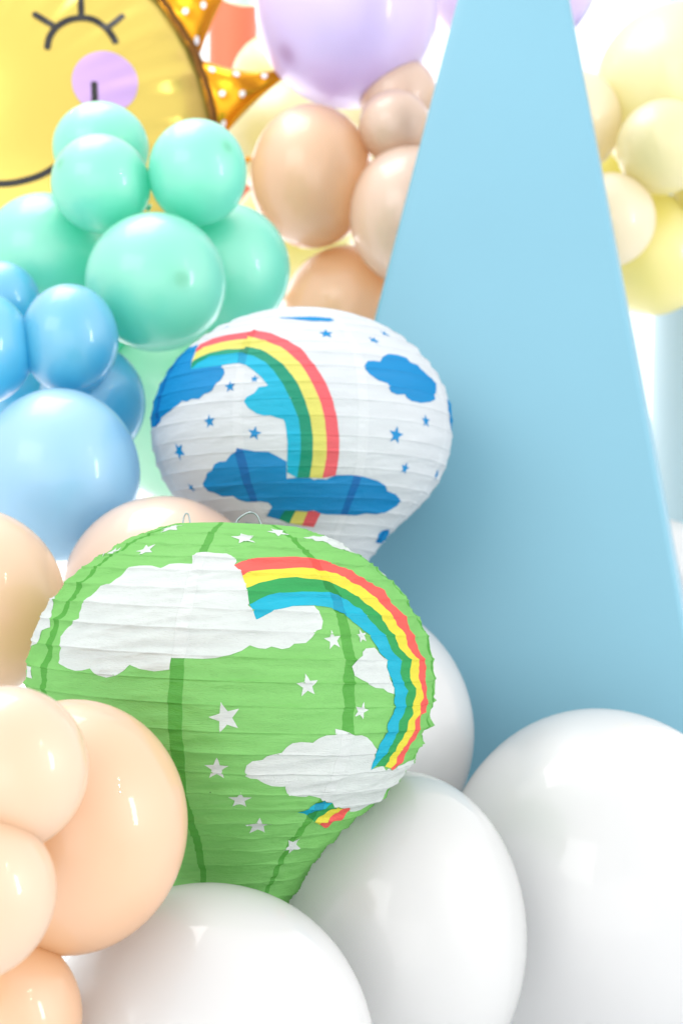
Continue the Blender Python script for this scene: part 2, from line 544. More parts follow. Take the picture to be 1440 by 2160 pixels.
def make_balloon(c, rx, rz, colour, crown, spot, label, group):
    seg, ring = 64, 40
    zax = Vector(crown).normalized()
    xax = zax.orthogonal().normalized()
    yax = zax.cross(xax)
    S = Vector((rx, (rx + rz) / 2, rz))
    vs_, fs, tip = [], [], []

    def put(rho, ax, t):
        for i in range(seg):
            a = 2 * math.pi * i / seg
            p = xax * (rho * math.cos(a)) + yax * (rho * math.sin(a)) + zax * ax
            vs_.append(Vector((p.x * S.x, p.y * S.y, p.z * S.z)))
            tip.append(t)

    vs_.append(Vector((zax.x * S.x, zax.y * S.y, zax.z * S.z)) * 0.992)
    tip.append(0.9 * spot)
    nr = 0
    for j in range(1, ring + 1):
        ph = math.pi * j / ring * 0.93
        ax = math.cos(ph)
        rho = math.sin(ph)
        if ax < 0:                       # belly draws in towards the mouth
            rho *= 1 - 0.10 * ax * ax
            ax *= 1.05
        if spot and ph < 0.25:           # the little dimple of thick rubber at the crown
            ax -= 0.010 * math.exp(-(ph / 0.07) ** 2)
        put(rho, ax, spot * max(0.0, 0.95 * math.exp(-(ph / 0.10) ** 2) + 0.14 * math.exp(-(ph / 0.3) ** 2)))
        nr += 1
    for rho, ax in ((0.105, -1.10), (0.05, -1.16), (0.045, -1.19), (0.075, -1.215), (0.085, -1.235)):
        put(rho, ax, 0.7)
        nr += 1
    for i in range(seg):
        fs.append((0, 1 + i, 1 + (i + 1) % seg))
    for j in range(nr - 1):
        for i in range(seg):
            k = (i + 1) % seg
            fs.append((1 + j * seg + i, 1 + (j + 1) * seg + i, 1 + (j + 1) * seg + k, 1 + j * seg + k))
    me = mesh('balloon', vs_, fs)
    at = me.attributes.new('tip', 'FLOAT', 'POINT')
    at.data.foreach_set('value', tip)
    o = obj('balloon', me, mat=LATEX[colour])
    o.location = c
    tag(o, label, 'balloon', group)


for bdef in BALLOONS:
    make_balloon(*bdef)

# ------------------------------------------------------------------ sun shaped foil balloon
SUN_R, SUN_B = 0.364, 0.105
SUN = empty('foil_balloon', (-0.5491, 2.12, 1.6279))
tag(SUN, 'large yellow sun foil balloon with sleeping eye, lilac cheek and spotted gold rays', 'balloon')


def sun_depth(x, z):
    q = min(1.0, math.hypot(x, z) / SUN_R)
    a = math.atan2(z, x)
    w = 0.0042 * max(0.0, (q - 0.45) / 0.55) ** 1.6 * (math.sin(a * 34 + 3 * math.sin(a * 5)) + 0.6 * math.sin(a * 57 + 1))
    return -(SUN_B * (1 - q * q) ** 0.60 + w * (1 - q ** 12))


def make_sun():
    seg, ring = 240, 40
    vs_, fs = [], []
    for side in (1, -1):
        base = len(vs_)
        vs_.append((0, side * sun_depth(0, 0), 0))
        for j in range(1, ring + 1):
            q = math.sin(j / ring * math.pi / 2) * SUN_R
            for i in range(seg):
                a = 2 * math.pi * i / seg
                x, z = q * math.cos(a), q * math.sin(a)
                vs_.append((x, side * sun_depth(x, z) if j < ring else 0, z))
        for i in range(seg):
            k = (i + 1) % seg
            fs.append((base, base + 1 + k, base + 1 + i)[::side])
            for j in range(ring - 1):
                fs.append((base + 1 + j * seg + i, base + 1 + j * seg + k, base + 1 + (j + 1) * seg + k, base + 1 + (j + 1) * seg + i)[::side])
    obj('face', mesh('face', vs_, fs), SUN, M_FACE)
    # welded seam round the face, its colour carrying the crevice's dark reflection
    vs_, fs = [], []
    n = 240
    for i in range(n):
        a = 2 * math.pi * i / n
        for r, y in ((SUN_R - 0.004, -0.020), (SUN_R + 0.005, -0.021), (SUN_R + 0.009, 0.0), (SUN_R - 0.004, 0.020)):
            rr = r + 0.001 * math.sin(a * 31) + 0.0008 * math.sin(a * 83)
            vs_.append((rr * math.cos(a), y, rr * math.sin(a)))
    for i in range(n):
        k = (i + 1) % n
        for j in range(3):
            fs.append((i * 4 + j, k * 4 + j, k * 4 + j + 1, i * 4 + j + 1))
    obj('seam', mesh('seam', vs_, fs), SUN, M_SEAM_SHADE)


make_sun()


def ray_point(phi, tip, half, u, v, side=-1):
    """u along the ray, v across it"""
    w0 = SUN_R * math.sin(half) * 1.02
    w = w0 * ((1 - u) ** 1.9 * 0.93 + 0.07 * (1 - u) ** 0.5)
    r = SUN_R * 0.985 + (tip - 0.985) * SUN_R * u
    if u < 1e-6:
        r = SUN_R * 0.985
    bend = 0.02 * u * u
    x, z = r, v * w + bend
    puff = 0.62 * w * (max(0.0, 1 - abs(v) ** 2.2)) ** 0.6 * min(1.0, 0.35 + u * 2.2)
    puff += 0.0022 * math.sin(u * 23 + v * 3) * (1 - abs(v)) * (1 - u)
    y = side * puff
    return (x * math.cos(phi) - z * math.sin(phi), y, x * math.sin(phi) + z * math.cos(phi))


RAY_DOTS = [(0.12, 0.72), (0.16, -0.05), (0.10, -0.80), (0.33, 0.62), (0.34, -0.35), (0.58, 0.35)]


def make_ray(phi, tip, half):
    nu, nv = 26, 16
    vs_, fs = [], []
    for side in (-1, 1):
        base = len(vs_)
        for j in range(nu + 1):
            for i in range(nv + 1):
                vs_.append(ray_point(phi, tip, half, j / nu, -1 + 2 * i / nv, side))
        for j in range(nu):
            for i in range(nv):
                q = (base + j * (nv + 1) + i, base + j * (nv + 1) + i + 1, base + (j + 1) * (nv + 1) + i + 1, base + (j + 1) * (nv + 1) + i)
                fs.append(q if side == 1 else q[::-1])
    ray = obj('ray', mesh('ray', vs_, fs), SUN, M_GOLD)
    ln = (tip - 0.985) * SUN_R
    for (du, dv) in RAY_DOTS:
        if tip < 1.25 and du > 0.4:
            continue
        w = SUN_R * math.sin(half) * ((1 - du) ** 1.9 * 0.93 + 0.07)
        vs_, fs = [], []
        rd = 0.0046
        for rr in (0.0, 0.5, 1.0):
            for i in range(12):
                a = 2 * math.pi * i / 12
                u = du + rr * rd * math.cos(a) / ln
                v = dv + rr * rd * math.sin(a) / max(w, 0.004)
                p = Vector(ray_point(phi, tip, half, min(0.99, max(0.0, u)), max(-0.98, min(0.98, v))))
                vs_.append(p + Vector((0, -0.0012, 0)))
        for k in range(2):
            for i in range(12):
                n = (i + 1) % 12
                fs.append((k * 12 + i, k * 12 + n, (k + 1) * 12 + n, (k + 1) * 12 + i))
        obj('dot', mesh('dot', vs_, fs), ray, M_DOT)


for k in range(18):
    deg = 33.8 - 20 * k
    tip = 1.40 + 0.03 * math.sin(k * 2.3)
    if k == 2:
        deg, tip = -2.0, 1.17
    make_ray(R_(deg), tip, R_(10.4 if k != 2 else 6.5))


def stroke(name, pts, width, mat):
    """ribbon of ink lying on the bulging face"""
    P = [Vector(p) for p in pts]
    dense = []
    for i in range(len(P) - 1):
        p0 = P[max(0, i - 1)]
        p1, p2 = P[i], P[i + 1]
        p3 = P[min(len(P) - 1, i + 2)]
        for t in range(8):
            t /= 8
            dense.append(0.5 * ((2 * p1) + (p2 - p0) * t + (2 * p0 - 5 * p1 + 4 * p2 - p3) * t * t + (3 * p1 - p0 - 3 * p2 + p3) * t ** 3))
    dense.append(P[-1])
    vs_, fs = [], []
    n = len(dense)
    # round ends
    for i in range(n):
        d = (dense[min(n - 1, i + 1)] - dense[max(0, i - 1)]).normalized()
        nn = Vector((-d.y, d.x))
        e = min(i, n - 1 - i)
        wk = width / 2 * (0.45 if e == 0 else 0.85 if e == 1 else 1.0)
        for s in (-1, 0, 1):
            q = dense[i] + nn * (s * wk)
            vs_.append((q.x, sun_depth(q.x, q.y) - 0.0011, q.y))
    for i in range(n - 1):
        for j in range(2):
            fs.append((i * 3 + j, i * 3 + j + 1, (i + 1) * 3 + j + 1, (i + 1) * 3 + j))
    obj(name, mesh(name, vs_, fs), SUN, mat)


def face_disc(name, cx, cz, r, mat):
    vs_, fs = [(cx, sun_depth(cx, cz) - 0.0007, cz)], []
    for k in range(1, 9):
        for i in range(40):
            a = 2 * math.pi * i / 40
            x, z = cx + r * k / 8 * math.cos(a), cz + r * k / 8 * math.sin(a)
            vs_.append((x, sun_depth(x, z) - 0.0007, z))
    for i in range(40):
        fs.append((0, 1 + i, 1 + (i + 1) % 40))
        for k in range(7):
            fs.append((1 + k * 40 + i, 1 + (k + 1) * 40 + i, 1 + (k + 1) * 40 + (i + 1) % 40, 1 + k * 40 + (i + 1) % 40))
    obj(name, mesh(name, vs_, fs), SUN, mat)


EYE = [(0.1291, 0.1326), (0.1318, 0.1506), (0.1411, 0.167), (0.1571, 0.179), (0.1747, 0.184), (0.1931, 0.1826), (0.21, 0.1709), (0.2202, 0.1572), (0.2245, 0.1481)]
LASHES = [[(0.1747, 0.184), (0.174, 0.2011), (0.1722, 0.2231)], [(0.1378, 0.169), (0.1222, 0.1783), (0.1073, 0.1871)], [(0.2093, 0.1708), (0.2213, 0.1826), (0.2332, 0.1963)]]
SMILE = [(0.195, 0.0892), (0.1959, 0.0753), (0.1961, 0.0593), (0.1911, 0.0281), (0.1735, -0.0068), (0.1373, -0.0398), (0.1043, -0.0555), (0.0646, -0.0622)]
CHEEK = (0.2101, 0.0896)
AXIS = 0.0592
for mir in (False, True):
    fm = (lambda p: (2 * AXIS - p[0], p[1])) if mir else (lambda p: p)
    stroke('eye_line', [fm(p) for p in EYE], 0.0094, M_INK)
    for ls in LASHES:
        stroke('eyelash', [fm(p) for p in ls], 0.0090, M_INK)
    face_disc('cheek', *fm(CHEEK), 0.0455, M_CHEEK)
stroke('smile_line', SMILE + [(2 * AXIS - p[0], p[1]) for p in reversed(SMILE[:-1])], 0.0094, M_INK)

# ------------------------------------------------------------------ paper lanterns
PROFILE = [(0.7463,0.31),(0.7404,0.3321),(0.7341,0.3541),(0.7274,0.3759),(0.7202,0.3976),(0.7127,0.4192),(0.7047,0.4406),(0.6962,0.4618),(0.6874,0.4829),(0.6781,0.5038),(0.6683,0.5245),(0.6582,0.5449),(0.6475,0.5652),(0.6365,0.5852),(0.625,0.605),(0.6131,0.6245),(0.6007,0.6437),(0.5879,0.6626),(0.5746,0.6812),(0.5609,0.6995),(0.5468,0.7175),(0.5322,0.7351),(0.5172,0.7523),(0.5017,0.7691),(0.4857,0.7855),(0.4694,0.8015),(0.4526,0.817),(0.4354,0.832),(0.4178,0.8466),(0.3997,0.8606),(0.3813,0.8741),(0.3624,0.887),(0.3432,0.8993),(0.3236,0.9111),(0.3036,0.9222),(0.2832,0.9326),(0.2626,0.9424),(0.2416,0.9514),(0.2203,0.9598),(0.1988,0.9674),(0.1769,0.9742),(0.1549,0.9803),(0.1327,0.9856),(0.1102,0.99),(0.0877,0.9937),(0.065,0.9965),(0.0422,0.9985),(0.0194,0.9997),(-0.0035,1.0),(-0.0263,0.9999),(-0.0492,0.9995),(-0.072,0.9985),(-0.0948,0.9968),(-0.1175,0.9944),(-0.1402,0.9913),(-0.1627,0.9875),(-0.1851,0.9828),(-0.2073,0.9775),(-0.2294,0.9715),(-0.2512,0.9648),(-0.2728,0.9573),(-0.2942,0.9491),(-0.3151,0.94),(-0.3358,0.9302),(-0.3562,0.9199),(-0.3763,0.9091),(-0.396,0.8975),(-0.4153,0.8852),(-0.4341,0.8723),(-0.4524,0.8585),(-0.4701,0.8441),(-0.4873,0.829),(-0.5042,0.8136),(-0.5207,0.7978),(-0.537,0.7818),(-0.5531,0.7656),(-0.5691,0.7492),(-0.585,0.7328),(-0.6004,0.7159),(-0.6155,0.6988),(-0.6304,0.6814),(-0.6452,0.664),(-0.6601,0.6467),(-0.6752,0.6295),(-0.6907,0.6127),(-0.7067,0.5963),(-0.723,0.5804),(-0.7397,0.5647),(-0.7566,0.5493),(-0.7737,0.5342),(-0.7911,0.5194),(-0.8088,0.5048),(-0.8266,0.4905),(-0.8446,0.4765),(-0.8629,0.4627),(-0.8814,0.4494),(-0.9003,0.4364),(-0.9193,0.4237),(-0.9384,0.4112),(-0.9577,0.399),(-0.9771,0.3868),(-0.9965,0.3747),(-1.0159,0.3627),(-1.0355,0.3509),(-1.0552,0.3393),(-1.0751,0.3281),(-1.0953,0.3173),(-1.1157,0.3071),(-1.1364,0.2975),(-1.1574,0.2884),(-1.1787,0.2799),(-1.2001,0.2719),(-1.2217,0.2645),(-1.2435,0.2576),(-1.2655,0.2513),(-1.2876,0.2456),(-1.3099,0.2408),(-1.3324,0.2366),(-1.355,0.2328),(-1.3775,0.2291),(-1.4,0.225)]
ARC = 2.7431
RIBS = 26


def prof(s):
    t = min(max(s, 0.0), 1.0) * (len(PROFILE) - 1)
    i = min(int(t), len(PROFILE) - 2)
    f = t - i
    return (PROFILE[i][0] + (PROFILE[i + 1][0] - PROFILE[i][0]) * f, PROFILE[i][1] + (PROFILE[i + 1][1] - PROFILE[i][1]) * f)


NT = 400
FR = [0.0, 0.028, 0.06, 0.10, 0.15, 0.23, 0.36, 0.5, 0.64, 0.78, 0.89, 0.95, 0.975]


def row_s(j, th):
    """arc position of mesh row j at angle th; rows follow the spiral rib wire"""
    n = len(FR)
    return wire_s(j // n + FR[j % n] + th / (2 * math.pi))


def wire_s(x):
    """the turns of wire are not quite evenly spaced"""
    return (x + 0.055 * math.sin(2.1 * x + 1) + 0.03 * math.sin(5.3 * x)) / RIBS


def wire_x(s):
    x = s * RIBS
    for _ in range(4):
        x += s * RIBS - wire_s(x) * RIBS
    return x


class Lantern:
    def __init__(self, name, loc, R, tilt, roll, seam, seed, label, sag, wrinkle, dent=None):
        self.R, self.seam, self.seed, self.sag, self.wr, self.dent = R, seam, seed, sag, wrinkle, dent
        self.root = empty(name, loc)
        self.root.rotation_euler = (R_(tilt), R_(roll), 0)
        tag(self.root, label, 'lantern', 'hot air balloon paper lanterns')

    def point(self, th, s, off=0.0):
        h, r = prof(s)
        h0, r0 = prof(s - 0.01)
        h1, r1 = prof(s + 0.01)
        # outward normal of the profile
        tx, tz = r1 - r0, h1 - h0
        ln = math.hypot(tx, tz)
        nr, nz = -tz / ln, tx / ln
        xx = wire_x(s) - th / (2 * math.pi)
        f = xx % 1.0
        rib = math.floor(xx)
        g = abs(2 * f - 1)
        e = min(f, 1 - f)
        sg = self.sag * (0.95 + 1.1 * noise.noise(Vector((th * 1.3 + rib * 5.1, rib * 2.7, self.seed))))
        d = -sg * (1 - g ** 2.2) + self.sag * 0.8 * (0.55 * math.exp(-(e / 0.03) ** 2) - 0.32 * math.exp(-((f - 0.085) / 0.04) ** 2))
        sd = self.seed
        a = th * max(r, 0.2)
        d += self.wr * 0.0016 * noise.noise(Vector((a * 4.0 + sd, s * 34 + a * 1.5, sd)))
        d += self.wr * 0.0008 * noise.noise(Vector((a * 9.0 + sd, s * 90 + a * 5, sd + 7)))
        rg = 1 - abs(noise.noise(Vector((a * 1.6 + sd, s * 48 + a * 2.2, sd + 21))))
        d += self.wr * 0.0012 * rg ** 6
        # puckers beside each glued seam
        k = (th - self.seam) / (2 * math.pi / 8)
        ds = abs(k - round(k)) * (2 * math.pi / 8) * r * self.R
        pk = math.exp(-(ds / 0.012) ** 2)
        d += self.wr * pk * 0.0011 * noise.noise(Vector((a * 14 + sd, s * 170, sd + 3)))
        if self.dent:
            for dt, dss, wt, wss, amp in self.dent:
                e = math.exp(-((th - dt) / wt) ** 2 - ((s - dss) / wss) ** 2)
                if e > 0.01:
                    d += amp * e * (0.9 * noise.noise(Vector((a * 7 + sd, s * 120, 3.3))) + 0.5 * math.cos((s * RIBS - th / (2 * math.pi)) * 2 * math.pi) - 0.35)
        d = d * min(1.0, 0.25 + s * 8) + off
        rr = r * self.R + d * nr
        hh = h * self.R + d * nz
        return Vector((rr * math.sin(th), -rr * math.cos(th), hh))

    def shell(self, mat):
        # rows run along the spiral wire, so every fold of the paper is a line of the mesh
        vs_, fs, idx = [], [], {}
        for i in range(NT + 1):
            th = -math.pi + 2 * math.pi * i / NT
            for j in range(-len(FR) // 2 - 1, (RIBS + 1) * len(FR)):
                s = row_s(j, th)
                if s < 0 and row_s(j + 1, th) > 0:
                    s = 0.0
                if s > 1 and row_s(j - 1, th) < 1:
                    s = 1.0
                if 0 <= s <= 1:
                    idx[i, j] = len(vs_)
                    vs_.append(self.point(th, s))
        for (i, j) in idx:
            q = [idx.get(k) for k in ((i, j), (i, j + 1), (i + 1, j + 1), (i + 1, j))]
            q = [k for k in q if k is not None]
            if (i + 1, j) in idx or (i + 1, j + 1) in idx:
                if len(q) >= 3:
                    fs.append(tuple(q))
        obj('paper_shell', mesh('paper_shell', vs_, fs), self.root, mat)

    def patch(self, name, poly, layer, mat):
        """piece of print following the creased paper"""
        sc = self.R * ARC                                   # metres per unit s
        kx = self.R                                         # metres per radian at the equator
        bound = []
        n = len(poly)
        for i in range(n):
            p, q = poly[i], poly[(i + 1) % n]
            L = math.hypot((q[0] - p[0]) * kx, (q[1] - p[1]) * sc)
            m = max(1, int(L / 0.0022))
            for k in range(m):
                bound.append((p[0] + (q[0] - p[0]) * k / m, p[1] + (q[1] - p[1]) * k / m))
        lo = min(b[0] for b in bound), min(b[1] for b in bound)
        hi = max(b[0] for b in bound), max(b[1] for b in bound)
        inner = []
        da = 2 * math.pi / NT
        for i in range(math.floor((lo[0] + math.pi) / da), math.ceil((hi[0] + math.pi) / da) + 1):
            th = -math.pi + i * da
            ss = []
            for k in range(n):
                p, q = poly[k], poly[(k + 1) % n]
                if (p[0] <= th) != (q[0] <= th):
                    ss.append(p[1] + (q[1] - p[1]) * (th - p[0]) / (q[0] - p[0]))
            ss.sort()
            for s0, s1 in zip(ss[::2], ss[1::2]):
                j0 = int((s0 * RIBS - 1.0) * len(FR)) - 1
                for j in range(j0, int((s1 * RIBS + 1.0) * len(FR)) + 2):
                    s = row_s(j, th)
                    if s0 + 0.0007 < s < s1 - 0.0007:
                        inner.append((th, s))
        pts = [Vector((b[0] * kx, b[1] * sc)) for b in bound + inner]
        nb = len(bound)
        edges = [(i, (i + 1) % nb) for i in range(nb)]
        vo, _, fo, *_r = delaunay_2d_cdt(pts, edges, [], 0, 1e-7)
        # keep triangles whose centre lies inside the outline
        keep = []
        for f in fo:
            cx = sum(vo[k].x for k in f) / len(f)
            cs = sum(vo[k].y for k in f) / len(f)
            inside = False
            for i in range(nb):
                p, q = pts[i], pts[(i + 1) % nb]
                if (p.y > cs) != (q.y > cs) and cx < p.x + (q.x - p.x) * (cs - p.y) / (q.y - p.y):
                    inside = not inside
            if inside:
                keep.append(f)
        off = 0.00036 + 0.00014 * layer
        verts = [self.point(v.x / kx, v.y / sc, off) for v in vo]
        obj(name, mesh(name, verts, [tuple(f) for f in keep]), self.root, mat)

    def star(self, th, s, rad, rot, layer, mat):
        h, r = prof(s)
        poly = []
        for k in range(10):
            a = R_(rot + 36 * k)
            q = rad if k % 2 == 0 else rad * 0.42
            poly.append((th + q * math.sin(a) / (r * self.R), s - q * math.cos(a) / (self.R * ARC)))
        self.patch('star', poly, layer, mat)

    def wire(self, name, pts, rad, closed=False):
        P = [Vector(p) for p in pts]
        n = len(P)
        vs_, fs, seg = [], [], 8
        up = Vector((0, 1, 0.01)).normalized()
        for i in range(n):
            d = (P[(i + 1) % n] - P[i - 1]) if closed else (P[min(n - 1, i + 1)] - P[max(0, i - 1)])
            d.normalize()
            a1 = d.cross(up)
            if a1.length < 1e-4:
                a1 = d.cross(Vector((0, 0, 1)))
            a1.normalize()
            a2 = d.cross(a1)
            for k in range(seg):
                t = 2 * math.pi * k / seg
                vs_.append(P[i] + (a1 * math.cos(t) + a2 * math.sin(t)) * rad)
        for i in range(n if closed else n - 1):
            for k in range(seg):
                m = (k + 1) % seg
                fs.append((i * seg + k, i * seg + m, ((i + 1) % n) * seg + m, ((i + 1) % n) * seg + k))
        obj(name, mesh(name, vs_, fs), self.root, M_WIRE)


def spline(pts, k=6):
    P = [Vector(p) for p in pts]
    out = []
    for i in range(len(P) - 1):
        p0, p1, p2, p3 = P[max(0, i - 1)], P[i], P[i + 1], P[min(len(P) - 1, i + 2)]
        for t in range(k):
            t /= k
            out.append(0.5 * ((2 * p1) + (p2 - p0) * t + (2 * p0 - 5 * p1 + 4 * p2 - p3) * t * t + (3 * p1 - p0 - 3 * p2 + p3) * t ** 3))
    out.append(P[-1])
    return out


